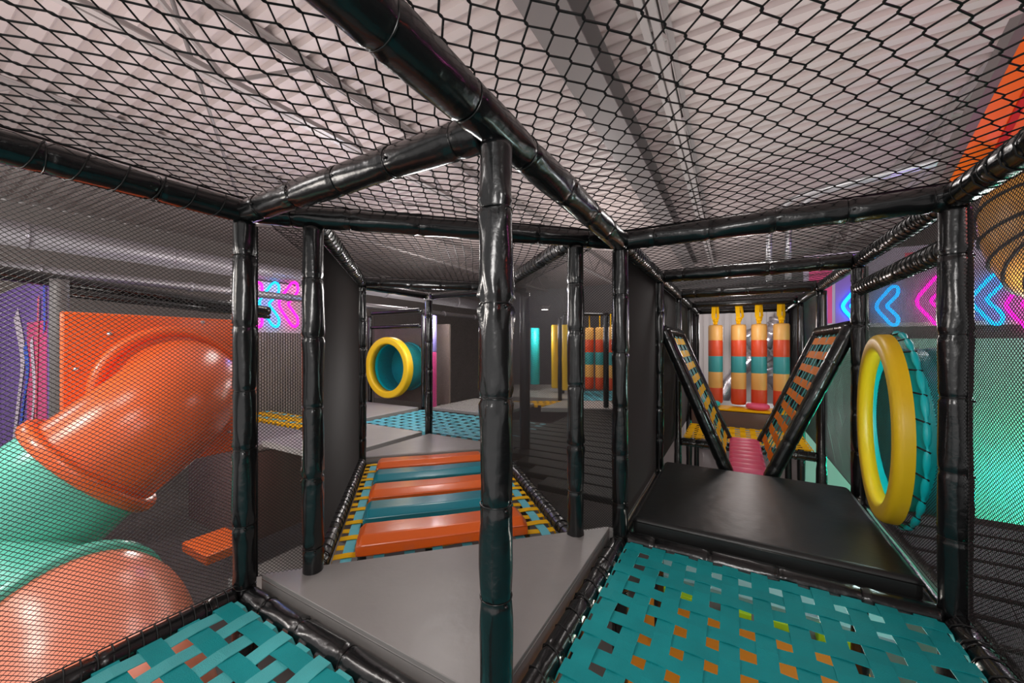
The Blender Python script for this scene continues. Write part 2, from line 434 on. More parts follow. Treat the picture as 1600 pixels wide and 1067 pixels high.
# ================================================================== POSTS AND BEAMS
P_ = {}
A = g(0, 0); B = g(0, -S); E = g(S, 0); F = g(S, S); P = g(2*S, 0); Q = g(2*S, S)
mid = (B+E)/2; Cc = mid-E_*.61; Dd = mid+E_*.61; LC = 1.732
C2 = Cc+D_*LC; D2 = Dd+D_*LC; mid2 = mid+D_*LC; B2 = mid2-E_*.866; E2 = mid2+E_*.866; G = mid2+D_*.866
def xy(p): return (p.x, p.y)
post('thick black padded post in the centre foreground, nearest of all', xy(A), wr=1.7)
post('black padded post at the left corner of the grey triangular mat', xy(B))
post('black padded post at the left side of the orange and teal slat bridge entrance', xy(Cc))
post('black padded post at the right side of the orange and teal slat bridge entrance', xy(Dd))
post('black padded post where the grey triangular mat meets the big black mat', xy(E))
post('black padded post at the right front corner of the big black mat', xy(F), r=.045)
post('slim black padded post at the far left corner of the big black mat', xy(P), near=True, r=.036)
post('black padded post just behind the yellow ring on the right', xy(Q), r=.045)
post('black padded post at the far left end of the slat bridge', xy(C2), r=.038)
post('black padded post at the far right end of the slat bridge', xy(D2), r=.038)
post('black padded post at the tip of the far grey triangular mat', xy(G), r=.042)
post('black padded post right of the far end of the slat bridge, behind the centre post', xy(E2), near=False, r=.05)
post('thin black post far off between the two yellow pillars', xy(at(875, 600, 6.9)), near=False, r=.038, z0=0, z1=1.5)
post('thin black post far off in front of the far striped bags', xy(at(947, 640, 6.0)), near=False, r=.045, z0=0, z1=1.5)
for k, a2 in ((3, 'nearest'), (4, 'middle'), (5, 'farthest')):
    post('%s black post on the left side of the passage beyond the V panels' % a2, xy(g(k*S, 0)), near=False, r=.038)
    post('%s black post on the right side of the passage beyond the V panels' % a2, xy(g(k*S, S)), near=False, r=.042)
zt = TOP
beam('thick black padded tube overhead running from the upper left edge to the centre corner', g(-1.6, 0, zt), g(S, 0, zt), r=.05)
beam('black padded tube joining the centre post top to the left post top', g(0, -S, zt), g(0, 0, zt), r=.047, trim=(0, .04))
beam('long black padded tube along the top of the left net wall', g(-2.2, -S, zt), g(0, -S, zt), lace=.09)
beam('black padded tube crossing above the slat bridge entrance', B+ZA*zt, E+ZA*zt, trim=(.04, .04), r=.043)
beam('black padded tube above the front edge of the big black mat', g(S, 0, zt), g(S, S, zt), trim=(.04, .0), r=.047)
beam('black padded tube along the top of the right net wall, nearest the camera', g(-1.6, S, zt), g(S, S, zt), r=.047, lace=.07)
beam('laced black tube along the left top of the black mat bay', g(S, 0, zt), g(2*S, 0, zt), trim=(.04, 0), r=.043, m=VIN2, lace=.05)
beam('laced black tube along the right top of the black mat bay', g(S, S, zt), g(2*S, S, zt), trim=(.04, 0), r=.04, m=VIN2, lace=.05)
beam('laced black tube just under the right top beam, above the yellow ring', g(S, S, 1.365), g(2*S, S, 1.365), trim=(.04, .04), r=.042, m=VIN2, lace=.05)
beam('laced grey black tube along the left top of the slat bridge', Cc+ZA*zt, C2+ZA*zt, trim=(.04, 0), m=VIN2, lace=.06, r=.04)
beam('laced grey black tube along the right top of the slat bridge', Dd+ZA*zt, D2+ZA*zt, trim=(.04, 0), m=VIN2, lace=.06, r=.04)
beam('black tube across the far end of the slat bridge, overhead', B2+ZA*zt, E2+ZA*zt, r=.042)
beam('black tube from the far bridge end to the tip post, left one', B2+ZA*zt, G+ZA*zt, trim=(.04, .04), r=.035, near=False)
beam('black tube from the far bridge end to the tip post, right one', E2+ZA*zt, G+ZA*zt, trim=(.04, .04), r=.035, near=False)
ords = ['first', 'second', 'third', 'fourth', 'fifth']
for k in range(2, 6):
    beam('%s black cross tube overhead in the right passage, counting from the black mat' % ords[k-2], g(k*S, 0, zt), g(k*S, S, zt), trim=(.04, .04), r=.047, near=(k < 4))
    if k < 5:
        beam('%s laced tube along the top left of the passage beyond the black mat' % ords[k-2], g(k*S, 0, zt), g((k+1)*S, 0, zt), r=.04, m=VIN2, near=(k < 3), lace=.06)
        beam('%s laced tube along the top right of the passage beyond the black mat' % ords[k-2], g(k*S, S, zt), g((k+1)*S, S, zt), r=.04, m=VIN2, near=(k < 3), lace=.06)
# deck level tubes
beam('black padded deck tube between the grey triangular mat and the right teal deck', g(-.6, 0, -.03), g(S, 0, -.03), r=.04, lace=.1)
beam('black padded deck tube along the grey mat front, left of the centre post', g(0, -S, -.03), g(0, 0, -.03), trim=(.04, .04), r=.044)
beam('black laced deck tube at the foot of the left net wall', g(-1.6, -S, -.02), g(0, -S, -.02), trim=(0, .04), lace=.035, r=.04)
beam('black padded deck tube between the right teal deck and the big black mat', g(S, 0, -.02), g(S, S, -.02), trim=(.04, .04), r=.045)
beam('black laced deck tube at the foot of the right net wall', g(-1.4, S, -.02), g(S, S, -.02), trim=(0, .04), r=.045, lace=.08)
beam('silver black laced tube along the left edge of the slat bridge', Cc+ZA*-.01, C2+ZA*-.01, trim=(.04, .04), m=VIN2, lace=.06, r=.036)
beam('silver black laced tube along the right edge of the slat bridge', Dd+ZA*-.01, D2+ZA*-.01, trim=(.04, .04), m=VIN2, lace=.06, r=.036)
beam('black deck tube across the far end of the slat bridge', B2+ZA*-.07, E2+ZA*-.07, near=False, r=.035)
beam('black deck tube across the near end of the slat bridge', B+ZA*-.07, E+ZA*-.07, near=False, r=.035, trim=(.05, .05))
beam('black deck tube along the left side of the big black mat', g(S, 0, -.05), g(2*S, 0, -.05), near=False, r=.035, trim=(.05, .05))
beam('black deck tube along the right side of the big black mat', g(S, S, -.05), g(2*S, S, -.05), near=False, r=.035, trim=(.05, .05))
beam('black deck tube along the back of the big black mat', g(2*S, 0, -.06), g(2*S, S, -.06), near=False, r=.035, trim=(.05, .05))
beam('black deck tube along the left front of the far tip mat', B2+ZA*-.04, G+ZA*-.04, near=False, r=.03, trim=(.05, .05))
beam('black deck tube along the right of the far tip mat', E2+ZA*-.04, G+ZA*-.04, near=False, r=.03, trim=(.05, .05))

# ================================================================== NETS
e = .02
wall_net('fine net wall on the left, in front of the orange tube slide', g(-1.6, -S-e), g(-.03, -S-e), .02, TOP-.04)
wall_net('fine net panel between the two left posts, before the neon', B+E_*.04+D_*.02, Cc-E_*.03+D_*.02, .03, TOP-.05, bulge=.004)
wall_net('narrow fine net panel right of the slat bridge entrance', Dd+E_*.04+D_*.02, E-E_*.03+D_*.02, .03, TOP-.05, bulge=.004)
wall_net('fine net wall along the left side of the slat bridge', Cc+D_*.04-E_*.02, C2-D_*.02-E_*.02, .0, TOP-.04, w=.009, h=.008, r=.0012, bulge=.006)
wall_net('fine net wall along the right side of the slat bridge', Dd+D_*.04+E_*.02, D2-D_*.02+E_*.02, .0, TOP-.04, bulge=-.006)
wall_net('fine net wall at the right edge, in front of the green lit board', g(-1.3, S+e), g(S-.04, S+e), .02, TOP-.04, bulge=-.015)
wall_net('fine net behind the yellow ring on the right of the black mat', g(S+.04, S+e), g(2*S-.04, S+e), .0, 1.33, bulge=-.01)
wall_net('low strip of fine net between the two right top beams above the yellow ring', g(S+.04, S+e), g(2*S-.04, S+e), 1.40, TOP-.03, bulge=0)
wall_net('dense dark net wall along the left side of the black mat', g(S+.04, -e), g(2*S-.04, -e), .0, TOP-.04, w=.0075, h=.0068, r=.0012, bulge=.004)
wall_net('dark net wall behind the slim post, left of the V climbing panels', g(2*S+.04, -e), g(3*S-.04, -e), .0, TOP-.04, w=.011, h=.010, r=.0013, seg=4)
wall_net('dark net wall on the left deep inside the right passage', g(3*S+.04, -e), g(5*S-.04, -e), .0, TOP-.04, w=.014, h=.012, r=.0014, seg=4)
wall_net('fine net wall right of the V climbing panels', g(2*S+.04, S+e), g(3*S-.04, S+e), .0, 1.15, w=.0165, h=.014, seg=4)
wall_net('dark net wall on the right deep inside the right passage', g(3*S+.04, S+e), g(5*S-.04, S+e), .0, TOP-.04, w=.02, h=.018, r=.0014, seg=4)
wall_net('curved looking net wall right of the far tip post', G+V*.05, E2-V*.05, .02, TOP-.04, w=.018, h=.016, r=.0011, seg=6, bulge=.08)
n = .05
roof_net('large knotted net overhead on the right, above the teal deck', [(-1.6, 0), (S, 0), (S, S), (-1.6, S)], TOP+.055)
roof_net('large knotted net overhead on the left, between left wall and thick beam', [(-2.2, -S), (0, -S), (0, 0), (-2.2, 0)], TOP+.055)
roof_net('triangular knotted net above the grey triangular mat', [(0, -S), (S, 0), (0, 0)], TOP+.05)
def uv(p): q = p-A0; return (q.dot(U), q.dot(V))
roof_net('knotted net above the slat bridge', [uv(B), uv(E), uv(E2), uv(B2)], TOP+.045, n=3)
roof_net('knotted net above the far tip mat', [uv(B2), uv(E2), uv(G)], TOP+.045, n=3)
roof_net('knotted net above the black mat bay', [(S, 0), (2*S, 0), (2*S, S), (S, S)], TOP+.05, n=3)
roof_net('knotted net above the V climbing panels', [(2*S, 0), (3*S, 0), (3*S, S), (2*S, S)], TOP+.05, n=3)
roof_net('knotted net above the hanging bags', [(3*S, 0), (5*S, 0), (5*S, S), (3*S, S)], TOP+.05, n=3)

# ================================================================== DECKS AND MATS
woven('teal woven strap deck on the right, in front of the big black mat', g(-1.3, .045, 0), U, V, S+1.3-.05, S-.09, [TEAL], sag=.035)
woven('teal woven strap deck at the lower left beside the left net wall', g(-1.3, -S+.045, 0), U, V, 1.3-.05, S-.09, [TEAL2], matb=[TEAL], sag=.03)
tri = [g(.02, -S+.1), g(S-.1, -.02), g(.02, -.03)]
t3 = [g(.045, -S+.09), g(.045, -.05), g(S-.06, -.05)]
mat_pad('grey triangular padded mat around the centre post, in front of the slat bridge', [g(.055, -S+.02), g(.055, -.05), g(.1, -.05), g(S-.03, -.05), g(S-.02, -.02), mid+E_*.80+D_*.03, mid-E_*.80+D_*.03], -.04, .035, GREY, .025)
mat_pad('big glossy black floor mat in front of the V climbing panels', [g(S+.05, .05), g(2*S-.03, .05), g(2*S-.03, S-.06), g(S+.05, S-.06)], -.02, .085, BLKM, .03)
mat_pad('dark grey triangular mat at the far end of the slat bridge', [B2+E_*.1, E2-E_*.1, G-D_*.1], -.03, .03, GREY, .015)
mat_pad('pale grey square mat left of the far tip post', [B2-V*.05+U*.05, G-V*.05-U*.05, G-V*(S-.05)-U*.05, B2-V*(S-.05)+U*.05], -.03, .03, GREYL, .012)
G3 = G-V*S+U*S
mat_pad('pale grey mat in front of the far yellow ring panel', [G-V*(S+.05)+U*.05, G-V*(S+.05)+U*(S-.05), G-V*(2*S)+U*(S-.05), G-V*(2*S)+U*.05], -.03, .03, GREYL, .012)
woven('pale teal woven deck beyond the far tip post', G-V*S+U*.05+V*.03, U, V, S-.1, 2*S-.3, [LBLUE], sag=.02, w=.075, wb=.075, pitch=.14, pb=.14)
mat_pad('pale grey mat behind the far teal woven deck', [G+U*(S+.05)-V*(S-.1), G+U*(S+.05)+V*.1, G+U*(2*S)+V*.1, G+U*(2*S)-V*(S-.1)], -.02, .03, GREYL, .012)

# slat bridge
o = Cc+E_*.04+D_*.05
woven('yellow and pale blue woven strap floor of the slat bridge', o-ZA*.02, D_, E_, LC-.1, 1.22-.08, [LBLUE], matb=[YEL], pitch=.14, pb=.088, w=.05, wb=.044, sag=.0, amp=.004)
cols = [(ORG, 'orange'), (TEALV, 'teal')]
names = ['nearest', 'second', 'third', 'fourth', 'farthest']
def slat(c, m, label):
    w = .86; dp = .235; h = .085
    root = thing('foam_bolster', label, 'bolster', c, 'padded slats across the bridge')
    prof = [(-.5*dp, 0), (-.5*dp, h*.62), (-.30*dp, h), (.36*dp, h*.86), (.5*dp, h*.35), (.5*dp, 0)]
    b = MB(); n = len(prof); xs = [-.5*w, -.47*w, -.3*w, 0, .3*w, .47*w, .5*w]; sc_ = [.72, 1, 1.0, .97, 1.0, 1, .72]
    for x, s_ in zip(xs, sc_):
        for (a, z) in prof: b.v.append(c+E_*x+D_*(a*(.96 if s_ < 1 else 1))+ZA*(z*s_))
    for i in range(len(xs)-1):
        for k in range(n): b.f.append((i*n+k, i*n+(k+1) % n, (i+1)*n+(k+1) % n, (i+1)*n+k))
    b.f.append(tuple(range(n))[::-1]); b.f.append(tuple((len(xs)-1)*n+k for k in range(n)))
    b.build('cushion', m, root, bevel=.008, seg=3)
    st = MB().bar(c+E_*(-.49*w)-D_*(dp*.5+.002)+ZA*.05, c+E_*(.49*w)-D_*(dp*.5+.002)+ZA*.05, .003, .003); st.build('seam', m, root)
for i in range(5):
    m, cn = cols[i % 2]
    slat(mid+D_*(.25+.30*i)-E_*.03-ZA*.008, m, '%s padded slat on the bridge, %s, of the five slats' % (cn, names[i]))

# ================================================================== V CLIMBING PANELS
zb, ztp = .06, 1.12
def vpanel(label, v_top, v_bot, cross, n_cross=9):
    root = thing('climbing_panel', label, 'climbing panel', g(2*S, v_bot, zb))
    u0, u1 = 2*S+.05, 3*S-.05
    def pt(u, t): return g(u, v_bot+(v_top-v_bot)*t, zb+(ztp-zb)*t)
    def tb(p, q, r, name='frame_tube', n=20):
        L = (q-p).length; k = int(L/.015); rs = []
        for i in range(k+1):
            s = L*i/k; rs.append(r-.004*math.exp(-(((s % .2)-.1)/.01)**2))
        MB().tube([p+(q-p)*(i/k) for i in range(k+1)], rs, n).build(name, VIN, root)
    tb(pt(u0, -.02), pt(u0, 1), .048); tb(pt(u1, 0), pt(u1, 1), .04); tb(pt(u0, 1), pt(u1, 1), .04)
    sl = (pt(u0, 1)-pt(u0, 0)).normalized(); nrm = sl.cross(U)
    if nrm.z < 0: nrm = -nrm
    L = (pt(u0, 1)-pt(u0, 0)).length
    k = 7
    for i in range(k):
        u = u0+.12+(u1-u0-.24)*i/(k-1); pts = []
        for j in range(n_cross*2+1):
            t = j/(n_cross*2); pts.append(pt(u, t*.97+.0)+nrm*(.003*math.cos(pi*(j/2+i))))
        MB().strip(pts, U, .046, .0025).build('teal_strap', TEAL if v_top > v_bot else TEAL2, root, smooth=False)
    for j in range(n_cross):
        t = (j+.5)/n_cross; pts = []
        for i in range(2*k+1):
            u = u0+(u1-u0)*i/(2*k); pts.append(pt(u, t*.97)+nrm*(.004-.005*math.cos(pi*(i/2+.5+j))))
        MB().strip(pts, sl, .062, .0025).build('cross_strap', cross, root, smooth=False)
    lc = []; p0, p1 = pt(u0+.0, 1), pt(u1, 1); K = 80
    dd = (p1-p0).normalized(); x = dd.cross(ZA).normalized()
    for i in range(K*3):
        a = i/3*2*pi/3*1.0; lc.append(p0+(p1-p0)*(i/(K*3))+x*(math.cos(a)*.043)+ZA*(math.sin(a)*.043))
    MB().tube(lc, .0025, 4).build('lacing_cord', CORD, root)
    return root
vpanel('left slanted climbing panel of the V, teal straps crossed by yellow straps', .03, .47, YEL)
vpanel('right slanted climbing panel of the V, teal straps crossed by orange straps', S-.03, S-.47, ORGW)
# pink ribbed floor
root = thing('ribbed_mat', 'pink ribbed padded floor at the bottom of the V climbing panels', 'mat', g(2*S, S/2, 0))
prof = []
N = 9; L0 = 2*S+.02; L1 = 3*S
for i in range(N):
    for t in range(8):
        a = t/8; prof.append((L0+(L1-L0)*(i+a)/N, .035+.045*abs(math.sin(pi*a))**.6))
prof.append((L1, .035))
b = MB(); hw = .125
for (uu, z) in prof:
    b.v += [g(uu, S/2-hw, -.03), g(uu, S/2-hw, z*.8), g(uu, S/2-hw+.03, z), g(uu, S/2+hw-.03, z), g(uu, S/2+hw, z*.8), g(uu, S/2+hw, -.03)]
for i in range(len(prof)-1):
    for k in range(5): b.f.append((i*6+k, i*6+k+1, i*6+7+k, i*6+6+k)[::-1])
b.f.append(tuple(range(6))); b.f.append(tuple((len(prof)-1)*6+k for k in range(6))[::-1])
b.build('ribbed_cushion', PINK, root, smooth=True)

# beyond the V: yellow woven deck, step block, bags
woven('yellow woven strap deck behind the V climbing panels', g(3*S+.05, .04, 0), U, V, .86, S-.08, [YEL], matb=[YEL], sag=.02, w=.055)
beam('black laced deck tube along the front of the yellow woven deck', g(3*S, .04, -.04), g(3*S, S-.04, -.04), near=True, r=.042, lace=.07)
root = thing('step_block', 'long mauve brown padded step block behind the yellow woven deck', 'step', g(3*S+.95, S/2, 0))
MB().obox(g(3*S+.95, .05, -.02), U*.35, V*(S-.1), ZA*.2).build('block', BROWN, root, bevel=.015)
MB().obox(g(3*S+.94, .05, .185), U*.37, V*(S-.1), ZA*.02).build('top_pad', YEL, root, bevel=.006, label='yellow top pad')
for v, m, lb in ((.25, CYANV, 'round cyan cushion on the step block behind the V'), (.78, PINK, 'round pink cushion on the step block behind the V')):
    c = g(3*S+1.12, v, .21); root = thing('round_cushion', lb, 'cushion', c)
    MB().lathe([(.0, 0), (.10, 0), (.125, .015), (.125, .05), (.105, .065), (0, .067)], c, (0, 0, 1), 28).build('pad', m, root)
    MB().lathe([(.124, .028), (.129, .032), (.124, .036)], c, (0, 0, 1), 28).build('seam', m, root)
mat_pad('pale grey mat under the hanging bags', [g(3*S+1.36, .05), g(5*S, .05), g(5*S, S-.05), g(3*S+1.36, S-.05)], -.02, .12, GREYL, .015)
bagpos = ['leftmost', 'second from left', 'third from left', 'rightmost']
def bag(c, ztop, zbot, r, lb, grp, cols5=None, near=True):
    root = thing('hanging_bag', lb, 'bag', (c.x, c.y, zbot), grp)
    cols5 = cols5 or [(CREAM, 'tan'), (REDV, 'orange red'), (TEALV2, 'teal'), (CREAM, 'tan'), (REDV, 'orange red')]
    H = (ztop-zbot)/5
    for i, (m, cn) in enumerate(cols5):
        z1 = ztop-H*i; z0 = z1-H
        prof = [(r*.985, z0), (r, z0+.01), (r*1.005, (z0+z1)/2), (r, z1-.01), (r*.985, z1)]
        if i == 0: prof = prof[:3]+[(r, z1-.03), (r*.9, z1-.008), (0, z1)]
        if i == 4: prof = [(0, z0), (r*.9, z0+.008), (r, z0+.03)]+prof[2:]
        MB().lathe(prof, Vector((c.x, c.y, 0)), (0, 0, 1), 24).build('band', m, root, label=cn+' band')
    if not near: MB().bar((c.x, c.y, ztop-.01), (c.x, c.y, 1.60), .05, .01).build('hanging_strap', YEL, root, smooth=False)
    if near:
        # knotted yellow strap
        k = MB(); zt_ = TOP-.03; a = random.uniform(-.5, .5)
        for j, w_ in ((-1, .05), (1, .04)):
            pts = [Vector((c.x, c.y, ztop-.01)), Vector((c.x+.012*j, c.y-.01, ztop+.05)), Vector((c.x+.03*j+a*.03, c.y-.02, ztop+.10)), Vector((c.x+.022*j, c.y, zt_+.04))]
            k.strip(pts, Vector((1, .3*j, 0)), w_, .006)
        k.lathe([(.0, -.035), (.03, -.02), (.036, 0), (.028, .025), (0, .035)], (c.x, c.y, ztop+.055), (0, .2, 1), 10)
        k.build('strap_knot', YEL, root, smooth=False)
TEALV2 = mat('soft teal vinyl', (60, 150, 152), .4, .1, 14)
def on_cross(px, u):
    k = (px-800)/598; return g(u, (k*(.963+.866*u)+.04-.5*u)/(.866+.5*k))
for i in range(4):
    c = on_cross((1118, 1154, 1186, 1221)[i], 4*S+.03); bag(c, 1.27, .23, .086, 'striped padded bag hanging over the right passage, %s of four' % bagpos[i], 'striped bags hanging in a row over the right passage')

# ================================================================== YELLOW RINGS
def ring(label, c, ax, ro, ri, th, tube_len, extra=True, tm=None):
    root = thing('crawl_ring', label, 'crawl ring', c-ZA*ro)
    e_ = .03; w = ro-ri; mr = (ro+ri)/2
    prof = []
    def arc(cx, cy, r, a0, a1):
        return [(cx+r*math.cos(a0+(a1-a0)*i/5), cy+r*math.sin(a0+(a1-a0)*i/5)) for i in range(6)]
    prof = arc(ro-e_, th-e_, e_, 0, pi/2)+arc(ri+e_, th-e_, e_, pi/2, pi)+[(ri, 0)]
    prof = [(ro, 0)]+prof
    MB().lathe(prof+[(ro, 0)], c, ax, 64).build('ring_pad', YELV, root)
    tp = [(ri, .0), (ri, -tube_len), (ri+.02, -tube_len), (ri+.02, 0), (ri, 0)]
    MB().lathe(tp, c, ax, 48).build('tunnel_sleeve', tm or CYANV, root)
    if extra:
        ax = Vector(ax).normalized(); x = ax.cross(ZA).normalized(); K = 30
        n_ = 180; pts = [c-ax*.03+x*(math.cos(2*pi*k/n_)*(ro+.004))+ZA*(math.sin(2*pi*k/n_)*(ro+.004)) for k in range(n_)]
        MB().tube(pts, [.004+.010*abs(math.sin(pi*k*26/n_))**.6 for k in range(n_)], 8, closed=True).build('puckered_hem', CYANV, root, label='cyan puckered hem')
        for k in range(26):
            a = 2*pi*k/26; p = c-ax*.0+x*(math.cos(a)*(ro-.004))+ZA*(math.sin(a)*(ro-.004)); q = c-ax*.038+x*(math.cos(a+.04)*(ro+.014))+ZA*(math.sin(a+.04)*(ro+.014))
            MB().tube([p, q], .004, 5).build('lace', CORD, root)
    return root
cr = g(1.475*S, S-.03, .589); rax = Vector((-.824, .566, 0))
ring('large yellow crawl ring with glowing cyan inside, hung in the right net wall', cr, rax, .465, .372, .062, .11)
# padded backing at the tunnel end and round teal pocket beads
root = thing('tunnel_end_pad', 'cyan round pad closing the tunnel behind the large yellow ring', 'pad', cr-rax*.12)
MB().lathe([(0, 0), (.385, 0), (.395, .02), (.395, .05), (0, .05)], cr-rax*.11, -rax, 40).build('pad', CYANV, root)
# far ring panel
pl, pr = G-V*(2*S)+U*S, G-V*S+U*S
post('thin black frame post left of the far yellow ring', xy(pl), z0=0, near=False, r=.035)
post('thin black frame post right of the far yellow ring', xy(pr), z0=0, near=False, r=.035)
beam('thin black tube above the far yellow ring', pl+ZA*zt, pr+ZA*zt, near=False, r=.035, trim=(.04, .04))
beam('second thin black tube just above the far yellow ring', pl+ZA*1.30, pr+ZA*1.30, near=False, r=.03, trim=(.04, .04))
cf = (pl+pr)/2+ZA*.63-V*.1
ring('smaller looking yellow crawl ring with cyan inside, far behind the slat bridge', cf, -U, .50, .385, .12, .36, extra=False)
root = thing('tunnel_end_pad', 'cyan pad closing the tunnel behind the far yellow ring', 'pad', cf+U*.36)
MB().lathe([(0, 0), (.40, 0), (.42, .02), (.42, .05), (0, .05)], cf+U*.36, U, 40).build('pad', mat('cyan vinyl deep', (10, 160, 172), .4), root)
root = thing('backing_board', 'dim brown board behind the far yellow ring', 'board', pl+U*.5)
MB().obox(pl-V*.5+U*.5, pr-pl+V*.6, U*.04, ZA*1.35).build('panel', mat('brown board', (128, 112, 104), .6, var=.1), root, smooth=False)
wall_net('fine net around the far yellow ring', pl+V*.04+U*.05, pr-V*.04+U*.05, .0, TOP-.05, w=.03, h=.026, r=.0014, seg=2)

# pillar pads far away
def pillar(label, p, h, r, segs, cat='pad'):
    root = thing('pillar_pad', label, cat, p); z = 0
    for (fr, m) in segs:
        MB().lathe([(0, z), (r*.93, z), (r, z+.015), (r, z+h*fr-.015), (r*.93, z+h*fr), (0, z+h*fr)], p, (0, 0, 1), 16).build('pad_section', m, root); z += h*fr
LILAC = mat('lilac vinyl', (150, 140, 215), .4); MAG = mat('magenta vinyl', (222, 70, 140), .4)
pillar('pink pad with lilac top standing right of the far ring', Vector((-1.26, 6.05, .02)), 1.45, .07, [(.6, MAG), (.4, LILAC)])
pillar('tall cyan padded pillar far behind the centre posts', at(836, 600, 8.2), 1.2, .10, [(1, CYANV)])
pillar('left tall yellow padded pillar far behind the centre posts', at(868, 606, 7.8), 1.28, .085, [(1, YELV)])
pillar('right tall yellow padded pillar far behind the centre posts', at(884, 609, 7.5), 1.27, .085, [(1, YELV)])
for i, px in enumerate((921, 937, 954)):
    p = at(px, 610, 7.6-.1*i)
    bag(Vector((p.x, p.y, 0)), 1.35, .12, .085, 'striped padded bag far behind the centre posts, %s of three' % ('left', 'middle', 'right')[i], 'striped bags in the far room', near=False)
beam('black tube overhead carrying the far striped bags', at(880, 490, 7.6)+ZA*0, at(1000, 492, 7.4), near=False, r=.035)
for px_, Y_, sd_ in ((880, 7.6, 'left'), (1000, 7.4, 'right')): post('thin black post far off carrying the %s end of the far bag tube' % sd_, xy(at(px_, 600, Y_)), near=False, r=.03, z0=0, z1=1.6)
# far room floor
mat_pad('pale grey mat far behind, under the yellow and cyan pillars', [at(800, 615, 7.2), at(905, 617, 6.8), at(905, 600, 9.3), at(800, 600, 9.3)], -.05, .04, GREYL, .01)
mat_pad('pale grey angled mat in front of the far yellow pillars', [at(845, 635, 6.0), at(960, 640, 5.9), at(955, 618, 6.7), at(880, 614, 6.8)], -.05, .02, GREYL, .01)
o = at(905, 606, 7.1); o.z = 0
woven('pale teal woven deck under the far striped bags', Vector((1.2, 6.9, .0)), Vector((1, 0, 0)), Vector((0, 1, 0)), 1.2, 1.4, [LBLUE], sag=.01, pitch=.16, pb=.16, w=.08, wb=.08)
o = at(802, 625, 6.5); o.z = 0
woven('yellow woven strip at the front of the far grey mat', Vector((-.1, 6.35, .0)), Vector((1, 0, 0)), Vector((0, 1, 0)), 1.0, .5, [YEL], sag=.01)
# black slatted deck behind the bridge
root = thing('black_ladder_deck', 'wide black padded ladder deck between the slat bridge and the black mat bay', 'deck', g(2.2, -1.6, -.02))
x = 0
for k in range(22):
    uu = 1.75+.2*k; v0 = -3.2 if uu > 3.1 else -.9 - .0; 
    v0 = max(-3.2, -(uu-S)-.05) if uu < 4.2 else -3.0
    # keep right of the bridge: points with (p-mid).E_ > .72
    base = g(uu, 0); t = ((base-mid).dot(E_)-.74)/(V.dot(E_)); v0 = max(-3.4, -t)
    if uu > 3.55: v0 = max(v0, -1.5)
    if uu > 2.3: pass
    p = g(uu, v0, -.02); q = g(uu, -.1, -.02)
    if v0 < -.25: MB().bar(p, q, .188, .045)  .build('black_slat', SLATM, root, bevel=.012)
for k in range(3):
    MB().tube([g(1.9+.3*k, -.25-.42*k, -.06), g(6.0, -.25-.42*k, -.06)], .012, 8).build('support_cable', GALV, root)

# ================================================================== LEFT: TUBE SLIDE
def spline(P, n=10):
    P = [Vector(p) for p in P]; out = []
    for i in range(len(P)-1):
        p0 = P[i-1] if i else P[0]*2-P[1]; p1 = P[i]; p2 = P[i+1]; p3 = P[i+2] if i+2 < len(P) else P[-1]*2-P[-2]
        for k in range(n):
            t = k/n; out.append(.5*((2*p1)+(p2-p0)*t+(2*p0-5*p1+4*p2-p3)*t*t+(3*p1-p0-3*p2+p3)*t**3))
    out.append(P[-1]); return out
slide = thing('tube_slide', 'big orange and teal plastic tube slide curling down behind the left net wall', 'slide', (-2.5, 2.8, FLOOR))
def hollow(name, pts, r, m, t=.012, n=40, lip0=0, lip1=0, wob=None):
    b = MB(); b.tube(pts, r, n, cap=False, wob=wob)
    k = len(b.v); b.tube(pts, r-t, n, cap=False); f2 = b.f[len(b.f)//2:]; b.f = b.f[:len(b.f)//2]+[q[::-1] for q in f2]
    m_ = len(pts)-1
    for j in range(n):
        j2 = (j+1) % n
        b.f.append((j, j2, k+j2, k+j)); b.f.append((m_*n+j, k+m_*n+j, k+m_*n+j2, m_*n+j2))
    return b.build(name, m, slide)
pan_l, pan_r = Vector((-2.78, 2.36, 0)), Vector((-2.22, 3.33, 0)); pd = (pan_r-pan_l).normalized(); pn = Vector((pd.y, -pd.x, 0))
pc = (pan_l+pan_r)/2
b = MB().obox(pan_l+ZA*.12, pan_r-pan_l, -pn*.05, ZA*1.09); b.build('mounting_panel', PLO, slide, bevel=.015)
c0 = pc+ZA*.68
MB().lathe([(.46, 0), (.455, .03), (.43, .045), (.39, .03), (.38, 0)], c0, pn, 56).build('mounting_collar', PLO, slide)
for k in range(12):
    a = 2*pi*k/12+.2; p = c0+pd*(math.cos(a)*.525)+ZA*(math.sin(a)*.525)
    if abs((p-pc).dot(pd)) < .53 and .15 < p.z < 1.18: MB().lathe([(0, .012), (.01, .012), (.014, 0)], p, pn, 8).build('bolt', GALV, slide)
path1 = spline([c0-pn*.02, c0+pn*.13, (-2.31, 2.50, .53), (-2.52, 2.28, .26)], 14)
def flute(i, a): return .004*max(0, math.cos(a*1+.6))**8
hollow('upper_section', path1, .345, PLO)
def flange(c, d, r, m, name='flange'):
    d = Vector(d).normalized(); MB().lathe([(r-.01, -.035), (r+.04, -.035), (r+.05, -.02), (r+.05, .02), (r+.04, .035), (r-.01, .035)], c, d, 56).build(name, m, slide)
d1 = (path1[-1]-path1[-3]).normalized()
flange(path1[-1]-d1*.02, d1, .345, PLO)
for off in (.3, .6, .9):
    pass
path2 = spline([path1[-1]+d1*.0, path1[-1]+d1*.16, (-2.76, 2.1, -.08), (-2.58, 1.93, -.3), (-2.14, 1.8, -.39)], 10)
hollow('teal_section', path2, .35, PLT)
d2 = (path2[-1]-path2[-3]).normalized()
flange(path2[-1], d2, .385, PLT, 'teal_flange')
